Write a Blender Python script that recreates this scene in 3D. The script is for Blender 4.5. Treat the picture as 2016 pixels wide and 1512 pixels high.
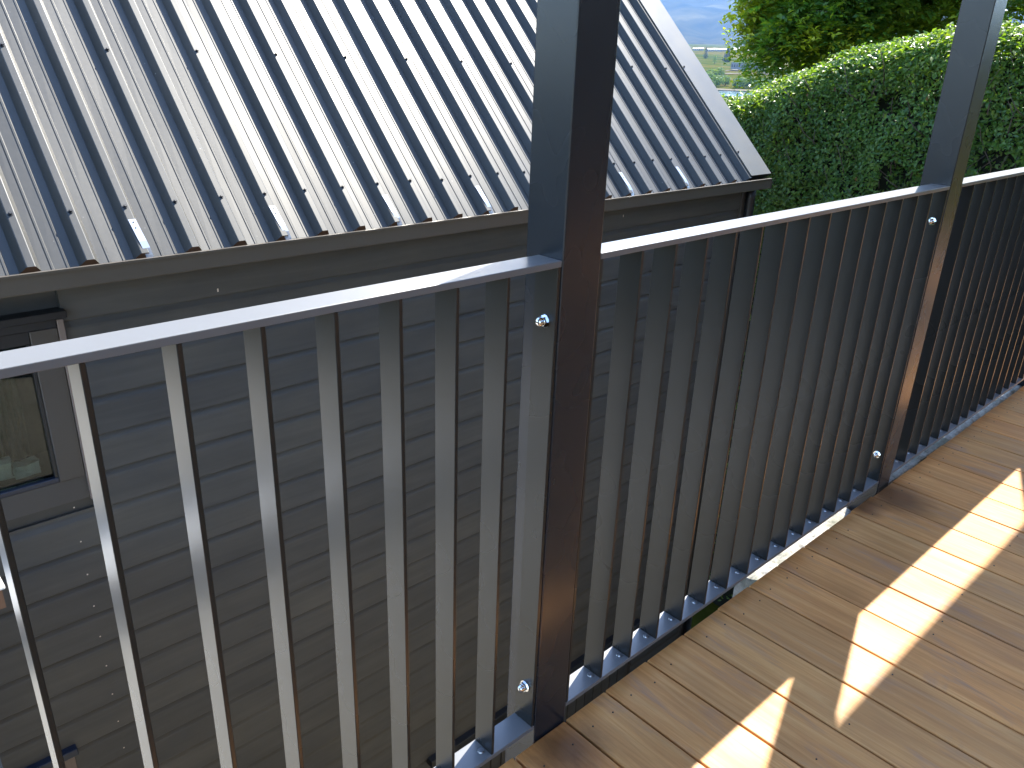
import bpy, bmesh, math, random
import numpy as np
from mathutils import Vector, Matrix

for o in list(bpy.data.objects):
    bpy.data.objects.remove(o, do_unlink=True)
S = bpy.context.scene
COL = S.collection
R = math.radians
random.seed(7)
RNG = np.random.default_rng(7)

# ------------------------------------------------------------------ camera
cam_d = bpy.data.cameras.new('camera')
cam_d.sensor_fit = 'HORIZONTAL'
cam_d.sensor_width = 36.0
cam_d.lens = 27.724
cam_d.clip_start = 0.05
cam_d.clip_end = 30000
cam = bpy.data.objects.new('camera', cam_d)
COL.objects.link(cam)
RIGHT = Vector((0.7354, -0.6768, 0.0351)).normalized()
FWD = Vector((0.6362, 0.6717, -0.3796)).normalized()
UP = RIGHT.cross(FWD).normalized()
CAM = Vector((0.0, -0.8298, 1.288))
m3 = Matrix((RIGHT, UP, -FWD)).transposed()
cam.matrix_world = Matrix.Translation(CAM) @ m3.to_4x4()
S.camera = cam

# ------------------------------------------------------------------ sky and sun
SUN = Vector((0.597, 0.200, 0.777)).normalized()
SUN_EL = math.asin(SUN.z)
W = bpy.data.worlds.new('World')
S.world = W
W.use_nodes = True
wn = W.node_tree
wn.nodes.clear()
sky = wn.nodes.new('ShaderNodeTexSky')
sky.sky_type = 'NISHITA'
sky.sun_disc = False
sky.sun_elevation = SUN_EL
sky.sun_rotation = math.atan2(SUN.x, SUN.y)
sky.altitude = 250
sky.air_density = 1.0
sky.dust_density = 0.25
sky.ozone_density = 1.0
bg = wn.nodes.new('ShaderNodeBackground')
bg.inputs['Strength'].default_value = 0.15
wo = wn.nodes.new('ShaderNodeOutputWorld')
wn.links.new(sky.outputs[0], bg.inputs['Color'])
wn.links.new(bg.outputs[0], wo.inputs['Surface'])
sl = bpy.data.lights.new('sun', 'SUN')
sl.energy = 3.3
sl.angle = R(0.53)
sl.color = (1.0, 0.94, 0.82)
sun = bpy.data.objects.new('sun', sl)
COL.objects.link(sun)
sun.rotation_euler = (-SUN).to_track_quat('-Z', 'Y').to_euler()
sun.location = (20, 8, 30)

S.view_settings.view_transform = 'Standard'
S.view_settings.look = 'None'
S.view_settings.exposure = 2.35
S.view_settings.gamma = 1.0
S.view_settings.use_curve_mapping = False
S.render.engine = 'CYCLES'
S.cycles.max_bounces = 6
S.cycles.diffuse_bounces = 4
S.cycles.glossy_bounces = 3
S.cycles.transmission_bounces = 3
S.cycles.volume_bounces = 0
S.cycles.transparent_max_bounces = 8
S.cycles.caustics_reflective = False
S.cycles.caustics_refractive = False

# ------------------------------------------------------------------ materials
def mat(name, col=(0.5, 0.5, 0.5), rough=0.5, metal=0.0, spec=0.5):
    m = bpy.data.materials.new(name)
    m.use_nodes = True
    b = m.node_tree.nodes['Principled BSDF']
    b.inputs['Base Color'].default_value = (*col, 1)
    b.inputs['Roughness'].default_value = rough
    b.inputs['Metallic'].default_value = metal
    b.inputs['Specular IOR Level'].default_value = spec
    return m

class NT:
    """tiny node helper"""
    def __init__(s, m):
        s.t = m.node_tree
        s.b = s.t.nodes['Principled BSDF']
        s.out = s.t.nodes['Material Output']
    def n(s, typ, **kw):
        x = s.t.nodes.new(typ)
        for k, v in kw.items():
            if k in x.inputs:
                x.inputs[k].default_value = v
            else:
                setattr(x, k, v)
        return x
    def l(s, a, b):
        s.t.links.new(a, b)
    def coord(s, scale=(1, 1, 1), loc=(0, 0, 0), out='Object', rot=(0, 0, 0)):
        c = s.n('ShaderNodeTexCoord')
        mp = s.n('ShaderNodeMapping')
        mp.inputs['Scale'].default_value = scale
        mp.inputs['Location'].default_value = loc
        mp.inputs['Rotation'].default_value = rot
        s.l(c.outputs[out], mp.inputs['Vector'])
        return mp.outputs[0]
    def noise(s, vec, scale, detail=4, rough=0.55, dist=0.0):
        x = s.n('ShaderNodeTexNoise')
        x.inputs['Scale'].default_value = scale
        x.inputs['Detail'].default_value = detail
        x.inputs['Roughness'].default_value = rough
        x.inputs['Distortion'].default_value = dist
        s.l(vec, x.inputs['Vector'])
        return x.outputs['Fac']
    def ramp(s, fac, stops):
        x = s.n('ShaderNodeValToRGB')
        cr = x.color_ramp
        while len(cr.elements) < len(stops):
            cr.elements.new(0.5)
        for e, (p, c) in zip(cr.elements, stops):
            e.position = p
            e.color = (*c, 1) if len(c) == 3 else c
        s.l(fac, x.inputs['Fac'])
        return x.outputs['Color']
    def mix(s, fac, a, b, mode='MIX'):
        x = s.n('ShaderNodeMix')
        x.data_type = 'RGBA'
        x.blend_type = mode
        for sock, v in ((x.inputs[0], fac), (x.inputs[6], a), (x.inputs[7], b)):
            if hasattr(v, 'is_output'):
                s.l(v, sock)
            else:
                sock.default_value = v if not isinstance(v, tuple) else ((*v, 1) if len(v) == 3 else v)
        return x.outputs[2]
    def mathn(s, op, a, b=0.0):
        x = s.n('ShaderNodeMath')
        x.operation = op
        for sock, v in ((x.inputs[0], a), (x.inputs[1], b)):
            if hasattr(v, 'is_output'):
                s.l(v, sock)
            else:
                sock.default_value = v
        return x.outputs[0]
    def bump(s, h, strength=0.2, dist=0.01):
        x = s.n('ShaderNodeBump')
        x.inputs['Strength'].default_value = strength
        x.inputs['Distance'].default_value = dist
        s.l(h, x.inputs['Height'])
        s.l(x.outputs[0], s.b.inputs['Normal'])
    def col(s, c):
        s.l(c, s.b.inputs['Base Color'])
    def rgh(s, c):
        s.l(c, s.b.inputs['Roughness'])

def powder_coat(name, base, rough, bumpy=0.05):
    m = mat(name, base, rough)
    t = NT(m)
    v = t.coord()
    n1 = t.noise(v, 5, 2)
    n2 = t.noise(v, 600, 2)
    n3 = t.noise(v, 14, 2, 0.5)
    dust = t.ramp(n3, [(0.60, (0, 0, 0)), (0.9, (0.05, 0.05, 0.05))])
    c = t.mix(dust, base, tuple(min(1, x * 2.2 + 0.02) for x in base))
    t.col(c)
    r = t.ramp(n1, [(0.3, (rough * 0.92,) * 3), (0.7, (rough * 1.1,) * 3)])
    t.rgh(r)
    if bumpy > 0.025: t.bump(n2, bumpy, 0.0006)
    return m

M = {}
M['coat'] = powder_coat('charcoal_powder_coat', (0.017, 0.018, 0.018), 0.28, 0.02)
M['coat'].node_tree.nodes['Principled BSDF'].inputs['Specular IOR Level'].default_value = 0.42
M['rail'] = powder_coat('sun_faded_rail_coat', (0.145, 0.150, 0.160), 0.33, 0.02)  # paler than the bars: sunlight on the rails put into the colour
M['post'] = powder_coat('charcoal_post_coat', (0.016, 0.019, 0.026), 0.27, 0.02)

def m_wood():
    m = mat('deck_hardwood', (0.4, 0.25, 0.14), 0.5)
    t = NT(m)
    oi = t.n('ShaderNodeObjectInfo')
    rnd = oi.outputs['Random']
    comb = t.n('ShaderNodeCombineXYZ')
    t.l(t.mathn('MULTIPLY', rnd, 37.0), comb.inputs['X'])
    t.l(t.mathn('MULTIPLY', rnd, 91.0), comb.inputs['Y'])
    tc = t.n('ShaderNodeTexCoord')
    add = t.n('ShaderNodeVectorMath'); add.operation = 'ADD'
    t.l(tc.outputs['Object'], add.inputs[0]); t.l(comb.outputs[0], add.inputs[1])
    def mp(sc):
        x = t.n('ShaderNodeMapping'); x.inputs['Scale'].default_value = sc
        t.l(add.outputs[0], x.inputs['Vector']); return x.outputs[0]
    grain = t.noise(mp((48, 2.4, 30)), 1.0, 7, 0.62, 1.3)
    fine = t.noise(mp((420, 9, 60)), 1.0, 3, 0.6)
    blotch = t.noise(mp((9, 2.2, 5)), 1.0, 4, 0.55, 0.4)
    grey = t.noise(mp((14, 3.5, 6)), 1.0, 5, 0.65, 1.0)
    base = t.ramp(grain, [(0.25, (0.48, 0.232, 0.080)), (0.5, (0.61, 0.325, 0.120)), (0.78, (0.72, 0.44, 0.19))])
    tint = t.ramp(rnd, [(0.0, (0.86, 0.80, 0.78)), (0.45, (1.0, 1.0, 1.0)), (1.0, (1.10, 0.95, 0.84))])
    c = t.mix(1.0, base, tint, 'MULTIPLY')
    bl = t.ramp(blotch, [(0.3, (0.80, 0.78, 0.78)), (0.7, (1.12, 1.10, 1.06))])
    c = t.mix(1.0, c, bl, 'MULTIPLY')
    gm = t.ramp(grey, [(0.54, (0, 0, 0)), (0.76, (0.8, 0.8, 0.8))])
    c = t.mix(gm, c, (0.35, 0.225, 0.160))
    fl = t.ramp(fine, [(0.3, (0.72, 0.70, 0.68)), (0.55, (1.04, 1.03, 1.02))])
    c = t.mix(0.30, c, fl, 'MULTIPLY')
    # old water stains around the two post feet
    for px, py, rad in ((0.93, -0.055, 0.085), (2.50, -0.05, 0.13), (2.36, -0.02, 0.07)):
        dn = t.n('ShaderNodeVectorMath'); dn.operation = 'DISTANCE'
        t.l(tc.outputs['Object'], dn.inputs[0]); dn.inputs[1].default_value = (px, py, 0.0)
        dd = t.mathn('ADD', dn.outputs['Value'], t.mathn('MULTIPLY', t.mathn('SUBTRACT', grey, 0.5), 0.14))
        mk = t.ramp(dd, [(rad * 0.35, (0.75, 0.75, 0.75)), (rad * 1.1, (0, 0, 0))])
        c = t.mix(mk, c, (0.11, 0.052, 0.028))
    t.col(c)
    t.rgh(t.ramp(blotch, [(0.3, (0.42,) * 3), (0.7, (0.62,) * 3)]))
    hh = t.mathn('ADD', t.mathn('MULTIPLY', fine, 0.5), grain)
    t.b.inputs['Specular IOR Level'].default_value = 0.3
    t.bump(hh, 0.16, 0.0010)
    return m
M['wood'] = m_wood()

def m_roof():
    m = mat('painted_roof_steel', (0.13, 0.128, 0.12), 0.4)
    t = NT(m)
    v = t.coord()
    n1 = t.noise(v, 2.3, 5)
    n2 = t.noise(v, 70, 3, 0.7)
    vo = t.n('ShaderNodeTexVoronoi'); vo.inputs['Scale'].default_value = 26
    t.l(v, vo.inputs['Vector'])
    spot = t.ramp(vo.outputs['Distance'], [(0.055, (0.8, 0.8, 0.8)), (0.10, (0, 0, 0))])
    sel = t.ramp(t.noise(v, 7.0, 2), [(0.56, (0, 0, 0)), (0.62, (1, 1, 1))])
    base = t.ramp(n1, [(0.3, (0.026, 0.0265, 0.0245)), (0.7, (0.036, 0.036, 0.033))])
    sm = t.mix(1.0, spot, sel, 'MULTIPLY')
    c = t.mix(sm, base, (0.22, 0.21, 0.19))
    t.col(c)
    t.rgh(t.ramp(n2, [(0.3, (0.41,) * 3), (0.75, (0.47,) * 3)]))
    t.b.inputs['Specular IOR Level'].default_value = 0.5
    w = t.noise(t.coord((3.0, 0.35, 1)), 2.0, 3)
    hh = t.mathn('ADD', t.mathn('MULTIPLY', n2, 0.05), w)
    t.bump(hh, 0.05, 0.02)
    return m
M['roof'] = m_roof()
M['flash'] = powder_coat('roof_flashing_paint', (0.080, 0.077, 0.068), 0.42, 0.03)
M['gutter'] = powder_coat('gutter_paint', (0.082, 0.070, 0.055), 0.33, 0.03)
M['strap'] = mat('bare_steel_strap', (0.42, 0.44, 0.46), 0.30, 0.6)

def m_weather():
    m = mat('stained_weatherboard', (0.12, 0.12, 0.11), 0.62)
    t = NT(m)
    oi = t.n('ShaderNodeObjectInfo')
    v = t.coord((1, 1, 1))
    g = t.noise(t.coord((1.2, 12, 22)), 1.0, 4, 0.55, 0.8)
    b = t.noise(t.coord((1.6, 1, 4), (3, 0, 0)), 1.3, 5, 0.6)
    d = t.noise(v, 14, 5, 0.7)
    base = t.ramp(g, [(0.3, (0.057, 0.055, 0.052)), (0.7, (0.075, 0.072, 0.067))])
    bl = t.ramp(b, [(0.3, (0.80, 0.82, 0.86)), (0.7, (1.16, 1.13, 1.06))])
    c = t.mix(1.0, base, bl, 'MULTIPLY')
    tr = t.ramp(oi.outputs['Random'], [(0, (0.88, 0.88, 0.9)), (1, (1.12, 1.1, 1.08))])
    c = t.mix(1.0, c, tr, 'MULTIPLY')
    ds = t.ramp(d, [(0.62, (0, 0, 0)), (0.8, (0.35, 0.35, 0.35))])
    c = t.mix(ds, c, (0.058, 0.048, 0.036))
    t.col(c)
    t.bump(t.mathn('ADD', g, t.mathn('MULTIPLY', d, 0.3)), 0.12, 0.003)
    return m
M['weather'] = m_weather()
M['frame'] = powder_coat('window_frame_stain', (0.058, 0.050, 0.044), 0.45, 0.1)
M['frame_light'] = powder_coat('window_scriber_stain', (0.17, 0.13, 0.11), 0.55, 0.1)
M['navy'] = powder_coat('dark_flashing', (0.012, 0.018, 0.035), 0.35)
M['black'] = powder_coat('black_trim', (0.012, 0.013, 0.016), 0.4)
M['steel'] = mat('polished_stainless', (0.78, 0.78, 0.80), 0.06, 1.0)
M['zinc'] = mat('zinc_screw', (0.34, 0.35, 0.38), 0.33, 0.9)
M['nail'] = mat('deck_nail', (0.05, 0.038, 0.03), 0.5)
M['putty'] = mat('nail_putty', (0.75, 0.62, 0.50), 0.7)
M['white'] = powder_coat('white_sheet', (0.78, 0.78, 0.76), 0.4)
M['timber'] = powder_coat('brown_timber', (0.16, 0.085, 0.05), 0.6, 0.2)
M['soffit'] = powder_coat('soffit_paint', (0.84, 0.82, 0.77), 0.6)
M['house'] = powder_coat('house_wall_stain', (0.04, 0.04, 0.042), 0.6)

def m_glass():
    m = mat('window_glass', (1, 1, 1), 0.0)
    t = NT(m)
    tr = t.n('ShaderNodeBsdfTransparent'); tr.inputs[0].default_value = (0.72, 0.78, 0.74, 1)
    gl = t.n('ShaderNodeBsdfGlossy'); gl.inputs['Roughness'].default_value = 0.01
    fr = t.n('ShaderNodeFresnel'); fr.inputs['IOR'].default_value = 1.45
    mx = t.n('ShaderNodeMixShader')
    t.l(fr.outputs[0], mx.inputs[0]); t.l(tr.outputs[0], mx.inputs[1]); t.l(gl.outputs[0], mx.inputs[2])
    t.l(mx.outputs[0], t.out.inputs['Surface'])
    return m
M['glass'] = m_glass()
def m_cloth(name, a, b):
    m = mat(name, a, 0.8); t = NT(m)
    t.col(t.ramp(t.noise(t.coord((18, 18, 2)), 1.0, 4), [(0.3, a), (0.7, b)])); return m
M['curtain'] = m_cloth('curtain_cloth', (0.02, 0.028, 0.023), (0.05, 0.062, 0.052))
M['stone'] = m_cloth('window_ledge_stone', (0.60, 0.57, 0.50), (0.88, 0.85, 0.78))

def m_conc(name, a, b, moss=0.0):
    m = mat(name, a, 0.85); t = NT(m)
    v = t.coord(); n = t.noise(v, 45, 7, 0.75); n2 = t.noise(v, 6, 4)
    c = t.ramp(n, [(0.34, tuple(x * 0.35 for x in a)), (0.46, a), (0.7, b)])
    if moss:
        mm = t.ramp(n2, [(0.5, (0, 0, 0)), (0.62, (moss,) * 3)])
        c = t.mix(mm, c, (0.05, 0.065, 0.02))
    t.col(c); t.bump(n, 0.8, 0.006); return m
M['concrete'] = m_conc('rough_concrete', (0.27, 0.255, 0.225), (0.42, 0.40, 0.35), 0.5)
M['soil'] = m_conc('bank_rock', (0.27, 0.25, 0.21), (0.39, 0.36, 0.31), 0.3)
M['slab'] = m_conc('pale_path', (0.36, 0.345, 0.31), (0.46, 0.44, 0.39))

def m_leaf(name, cols, trans, rough=0.42, hue=None):
    m = mat(name, cols[1], rough)
    t = NT(m)
    g = t.n('ShaderNodeNewGeometry')
    c = t.ramp(g.outputs['Random Per Island'], [(i / (len(cols) - 1), k) for i, k in enumerate(cols)])
    n = t.noise(t.coord(), 1.1, 3)
    c = t.mix(1.0, c, t.ramp(n, [(0.3, (0.78, 0.85, 0.8)), (0.7, (1.2, 1.12, 1.0))]), 'MULTIPLY')
    t.col(c)
    t.b.inputs['Specular IOR Level'].default_value = 0.45
    tl = t.n('ShaderNodeBsdfTranslucent')
    tc = t.mix(1.0, c, (2.3, 2.1, 0.75), 'MULTIPLY')
    t.l(tc, tl.inputs['Color'])
    mx = t.n('ShaderNodeMixShader'); mx.inputs[0].default_value = trans
    t.l(t.b.outputs[0], mx.inputs[1]); t.l(tl.outputs[0], mx.inputs[2])
    t.l(mx.outputs[0], t.out.inputs['Surface'])
    return m
M['hedge'] = m_leaf('hedge_leaf', [(0.045, 0.115, 0.026), (0.07, 0.165, 0.032), (0.10, 0.20, 0.036), (0.14, 0.23, 0.045)], 0.34, 0.33)
M['ash'] = m_leaf('tree_leaf', [(0.042, 0.115, 0.026), (0.06, 0.145, 0.028), (0.10, 0.185, 0.026), (0.17, 0.23, 0.026)], 0.48, 0.4)
M['shoot'] = m_leaf('young_shoot_leaf', [(0.075, 0.150, 0.02), (0.105, 0.185, 0.025), (0.14, 0.215, 0.03)], 0.40, 0.4)
M['gold'] = m_leaf('golden_young_leaf', [(0.20, 0.27, 0.02), (0.27, 0.32, 0.03), (0.33, 0.36, 0.04)], 0.45, 0.4)
M['dry'] = m_leaf('dry_leaf', [(0.20, 0.10, 0.05), (0.26, 0.15, 0.08)], 0.3, 0.6)
M['bark'] = m_conc('tree_bark', (0.06, 0.048, 0.036), (0.10, 0.085, 0.07))
M['twig'] = mat('hedge_twig', (0.11, 0.085, 0.065), 0.8)
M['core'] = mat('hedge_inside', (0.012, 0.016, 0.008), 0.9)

def m_ground():
    m = mat('ground_soil_grass', (0.2, 0.2, 0.1), 0.95); t = NT(m)
    v = t.coord()
    n = t.noise(v, 0.008, 6, 0.6); n2 = t.noise(v, 0.06, 5, 0.65); n3 = t.noise(t.coord((1, 1, 1)), 3.0, 5, 0.7)
    c = t.ramp(n, [(0.36, (0.024, 0.045, 0.007)), (0.47, (0.055, 0.068, 0.010)), (0.56, (0.10, 0.080, 0.024)), (0.68, (0.05, 0.062, 0.010))])
    c = t.mix(1.0, c, t.ramp(n2, [(0.3, (0.75, 0.8, 0.75)), (0.7, (1.2, 1.15, 1.1))]), 'MULTIPLY')
    c = t.mix(1.0, c, t.ramp(n3, [(0.3, (0.7, 0.7, 0.7)), (0.7, (1.2, 1.2, 1.2))]), 'MULTIPLY')
    t.col(c); return m
M['ground'] = m_ground()
M['ground'].node_tree.nodes['Principled BSDF'].inputs['Specular IOR Level'].default_value = 0.0
def m_hill():
    m = mat('hill_tussock', (0.2, 0.19, 0.13), 0.95); t = NT(m)
    v = t.coord(); n = t.noise(v, 0.0016, 8, 0.62, 0.6); n2 = t.noise(v, 0.006, 6, 0.6)
    c = t.ramp(n, [(0.34, (0.012, 0.016, 0.016)), (0.5, (0.035, 0.036, 0.025)), (0.66, (0.07, 0.066, 0.042))])
    c = t.mix(1.0, c, t.ramp(n2, [(0.3, (0.7, 0.72, 0.75)), (0.7, (1.25, 1.2, 1.1))]), 'MULTIPLY')
    t.col(c); return m
M['hill'] = m_hill()
M['hill'].node_tree.nodes['Principled BSDF'].inputs['Specular IOR Level'].default_value = 0.0
M['lake'] = mat('lake_water', (0.02, 0.10, 0.16), 0.12)
M['road'] = mat('pale_gravel_road', (0.16, 0.14, 0.11), 0.9, 0.0, 0.0)
M['far_dark'] = m_leaf('conifer_needles', [(0.012, 0.03, 0.018), (0.02, 0.045, 0.024)], 0.05, 0.7)
M['far_green'] = m_leaf('willow_leaf', [(0.06, 0.12, 0.03), (0.10, 0.17, 0.04), (0.13, 0.20, 0.05)], 0.3, 0.6)
M['far_wall'] = mat('far_building_wall', (0.16, 0.17, 0.19), 0.7)
M['far_roof'] = mat('far_white_roof', (0.5, 0.49, 0.48), 0.5)
M['far_cream'] = mat('far_cream_wall', (0.33, 0.30, 0.26), 0.7)
M['far_win'] = mat('far_window', (0.03, 0.035, 0.045), 0.15)

# ------------------------------------------------------------------ mesh helpers
def link(name, me, m=None, parent=None, loc=None):
    o = bpy.data.objects.new(name, me)
    COL.objects.link(o)
    if m is not None and me is not None and len(me.materials) == 0:
        me.materials.append(m)
    if parent is not None:
        o.parent = parent
    if loc is not None:
        o.location = loc
    return o

def empty(name, loc=(0, 0, 0)):
    o = bpy.data.objects.new(name, None)
    o.empty_display_size = 0.1
    COL.objects.link(o)
    o.location = loc
    return o

def tag(o, label=None, cat=None, group=None, kind=None):
    if label: o['label'] = label
    if cat: o['category'] = cat
    if group: o['group'] = group
    if kind: o['kind'] = kind
    return o

def bm_mesh(bm, name, smooth=False):
    me = bpy.data.meshes.new(name)
    bm.normal_update()
    bm.to_mesh(me)
    bm.free()
    if smooth:
        for p in me.polygons: p.use_smooth = True
    return me

def box_mesh(name, x0, x1, y0, y1, z0, z1, bev=0.0, seg=2):
    bm = bmesh.new()
    bmesh.ops.create_cube(bm, size=1.0)
    bmesh.ops.scale(bm, vec=(x1 - x0, y1 - y0, z1 - z0), verts=bm.verts)
    bmesh.ops.translate(bm, vec=((x0 + x1) / 2, (y0 + y1) / 2, (z0 + z1) / 2), verts=bm.verts)
    if bev > 0:
        bmesh.ops.bevel(bm, geom=list(bm.edges), offset=bev, segments=seg, affect='EDGES', profile=0.5)
    return bm_mesh(bm, name, False)

def box(name, x0, x1, y0, y1, z0, z1, m, parent=None, bev=0.0, seg=2):
    return link(name, box_mesh(name, x0, x1, y0, y1, z0, z1, bev, seg), m, parent)

def extrude_profile(name, prof, axis, a, b, closed=True):
    """prof: 2D list in the plane normal to axis ('X': (y,z); 'Y': (x,z))."""
    vs, fs = [], []
    for t in (a, b):
        for p in prof:
            vs.append((t, p[0], p[1]) if axis == 'X' else (p[0], t, p[1]))
    n = len(prof)
    rng = range(n) if closed else range(n - 1)
    for i in rng:
        j = (i + 1) % n
        fs.append((i, j, n + j, n + i))
    if closed:
        fs.append(tuple(range(n - 1, -1, -1)))
        fs.append(tuple(range(n, 2 * n)))
    me = bpy.data.meshes.new(name)
    me.from_pydata(vs, [], fs)
    bm = bmesh.new(); bm.from_mesh(me)
    bmesh.ops.recalc_face_normals(bm, faces=bm.faces)
    bm.to_mesh(me); bm.free()
    return me

def tube_mesh(name, pts, radii, seg=8):
    vs, fs = [], []
    pts = [Vector(p) for p in pts]
    for i, p in enumerate(pts):
        d = (pts[min(i + 1, len(pts) - 1)] - pts[max(i - 1, 0)]).normalized()
        a = d.orthogonal().normalized() if i == 0 else (prev - d * prev.dot(d)).normalized()
        prev = a
        b = d.cross(a)
        for k in range(seg):
            t = 2 * math.pi * k / seg
            vs.append(p + (a * math.cos(t) + b * math.sin(t)) * radii[i])
    for i in range(len(pts) - 1):
        for k in range(seg):
            k2 = (k + 1) % seg
            fs.append((i * seg + k, i * seg + k2, (i + 1) * seg + k2, (i + 1) * seg + k))
    fs.append(tuple(range(seg - 1, -1, -1)))
    fs.append(tuple((len(pts) - 1) * seg + k for k in range(seg)))
    me = bpy.data.meshes.new(name)
    me.from_pydata(vs, [], fs)
    for p in me.polygons: p.use_smooth = True
    return me

def merge_tubes(name, specs, seg=6):
    vs, fs = [], []
    for pts, radii in specs:
        me = tube_mesh('tmp', pts, radii, seg)
        off = len(vs)
        vs += [v.co.copy() for v in me.vertices]
        fs += [tuple(i + off for i in p.vertices) for p in me.polygons]
        bpy.data.meshes.remove(me)
    me = bpy.data.meshes.new(name)
    me.from_pydata(vs, [], fs)
    for p in me.polygons: p.use_smooth = True
    return me

def leaf_mesh(name, cen, nrm, up, length, width, fold=0.25):
    """many folded leaves: each 6 verts, 4 tris; arrays of shape (N,3)/(N,)"""
    N = len(cen)
    def nz(a): return a / np.maximum(np.linalg.norm(a, axis=1, keepdims=True), 1e-9)
    nrm = nz(nrm)
    up = nz(up - nrm * (up * nrm).sum(1, keepdims=True))
    side = np.cross(up, nrm)
    L = length[:, None]; Wd = width[:, None]
    base = cen - up * L * 0.5
    tip = cen + up * L * 0.5 - nrm * L * 0.12
    mid1 = cen - up * L * 0.02 - nrm * 0
    e1 = cen + side * Wd * 0.5 + nrm * Wd * fold
    e2 = cen - side * Wd * 0.5 + nrm * Wd * fold
    V = np.stack([base, e1, tip, e2, mid1], 1).reshape(-1, 3)
    idx = np.arange(N)[:, None] * 5
    F = np.concatenate([idx + np.array([0, 1, 4]), idx + np.array([1, 2, 4]), idx + np.array([2, 3, 4]), idx + np.array([3, 0, 4])], 0)
    me = bpy.data.meshes.new(name)
    me.vertices.add(len(V)); me.vertices.foreach_set('co', V.astype(np.float32).ravel())
    nF = len(F)
    me.loops.add(nF * 3); me.loops.foreach_set('vertex_index', F.astype(np.int32).ravel())
    me.polygons.add(nF)
    me.polygons.foreach_set('loop_start', np.arange(0, nF * 3, 3, dtype=np.int32))
    me.polygons.foreach_set('loop_total', np.full(nF, 3, dtype=np.int32))
    me.update(calc_edges=True)
    return me

def rand_unit(n):
    v = RNG.normal(size=(n, 3))
    return v / np.linalg.norm(v, axis=1, keepdims=True)

# ------------------------------------------------------------------ terrain, lake, hills
def polar_z(r, az):
    xs = [0, 3, 10, 30, 300, 700, 760, 900, 930, 1300, 1900, 2500, 3600, 6000, 9000]
    zs = [-5.2, -5.2, -5.2, -5.2, -14, -21, -23, -23, -19.0, -1.5, 18, 46, 78, 150, 230]
    return np.interp(r, xs, zs)

def build_ground():
    rs = np.concatenate([np.linspace(0, 28, 15), np.geomspace(34, 700, 26), np.linspace(730, 960, 16), np.geomspace(1000, 9000, 40)])
    na = 180
    az = np.linspace(0, 2 * math.pi, na, endpoint=False)
    V = []
    for r in rs:
        for a in az:
            x, y = r * math.cos(a), r * math.sin(a)
            z = float(polar_z(r, a))
            if r > 1000:
                z += (math.sin(x * 0.006) * math.cos(y * 0.005)) * 3.0
            V.append((x, y, z))
    F = []
    for i in range(len(rs) - 1):
        for k in range(na):
            k2 = (k + 1) % na
            F.append((i * na + k, (i + 1) * na + k, (i + 1) * na + k2, i * na + k2))
    me = bpy.data.meshes.new('ground')
    me.from_pydata(V, [], F)
    for p in me.polygons: p.use_smooth = True
    tag(link('ground', me, M['ground']), kind='structure')
    # bank between verandah and garage, rising under the deck
    prof = [(-6, -0.35), (-1.2, -0.45), (-0.2, -0.75), (0.15, -1.3), (0.7, -2.6), (1.1, -3.9), (1.5, -4.7), (2.2, -5.1), (7.5, -5.15)]
    V, F = [], []
    xs = np.linspace(-6, 7.0, 40)
    for x in xs:
        for (y, z) in prof:
            V.append((x, y + 0.05 * math.sin(x * 3 + z), z + 0.05 * math.sin(x * 5.3 + y * 4)))
    n = len(prof)
    for i in range(len(xs) - 1):
        for j in range(n - 1):
            F.append((i * n + j, (i + 1) * n + j, (i + 1) * n + j + 1, i * n + j + 1))
    me = bpy.data.meshes.new('bank')
    me.from_pydata(V, [], F)
    for p in me.polygons: p.use_smooth = True
    tag(link('bank', me, M['soil']), kind='structure')
    # lake
    ring = []
    V = []; F = []
    for i, r in enumerate((735, 915)):
        for k in range(120):
            a = 2 * math.pi * k / 120
            V.append((r * math.cos(a), r * math.sin(a), -20.6))
    for k in range(120):
        k2 = (k + 1) % 120
        F.append((k, 120 + k, 120 + k2, k2))
    me = bpy.data.meshes.new('lake'); me.from_pydata(V, [], F)
    tag(link('lake', me, M['lake']), kind='structure')

def build_hills():
    from mathutils import noise as mn
    V, F = [], []
    nr, na = 46, 150
    a0, a1 = R(-40), R(110)
    for i in range(nr):
        t = i / (nr - 1)
        r = 5600 + t * 3200
        for k in range(na):
            a = a0 + (a1 - a0) * k / (na - 1)
            x, y = r * math.cos(a), r * math.sin(a)
            base = 132 + 15 * t
            h = 570 * (t ** 1.1)
            ridge = mn.fractal(Vector((x * 0.0009, y * 0.0009, 3.1)), 1.0, 2.0, 7)
            spur = abs(mn.noise(Vector((a * 26.0, t * 1.2, 0.3))))
            z = base + h * (0.88 + 0.20 * ridge) - spur * 150 * math.sin(math.pi * min(1, t * 1.05)) 
            z += 26 * mn.noise(Vector((a * 9, 0.2, 7.7))) * t
            V.append((x, y, z))
    for i in range(nr - 1):
        for k in range(na - 1):
            F.append((i * na + k, (i + 1) * na + k, (i + 1) * na + k + 1, i * na + k + 1))
    me = bpy.data.meshes.new('hills'); me.from_pydata(V, [], F)
    for p in me.polygons: p.use_smooth = True
    tag(link('hills', me, M['hill']), kind='structure')

build_ground()
build_hills()

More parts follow.
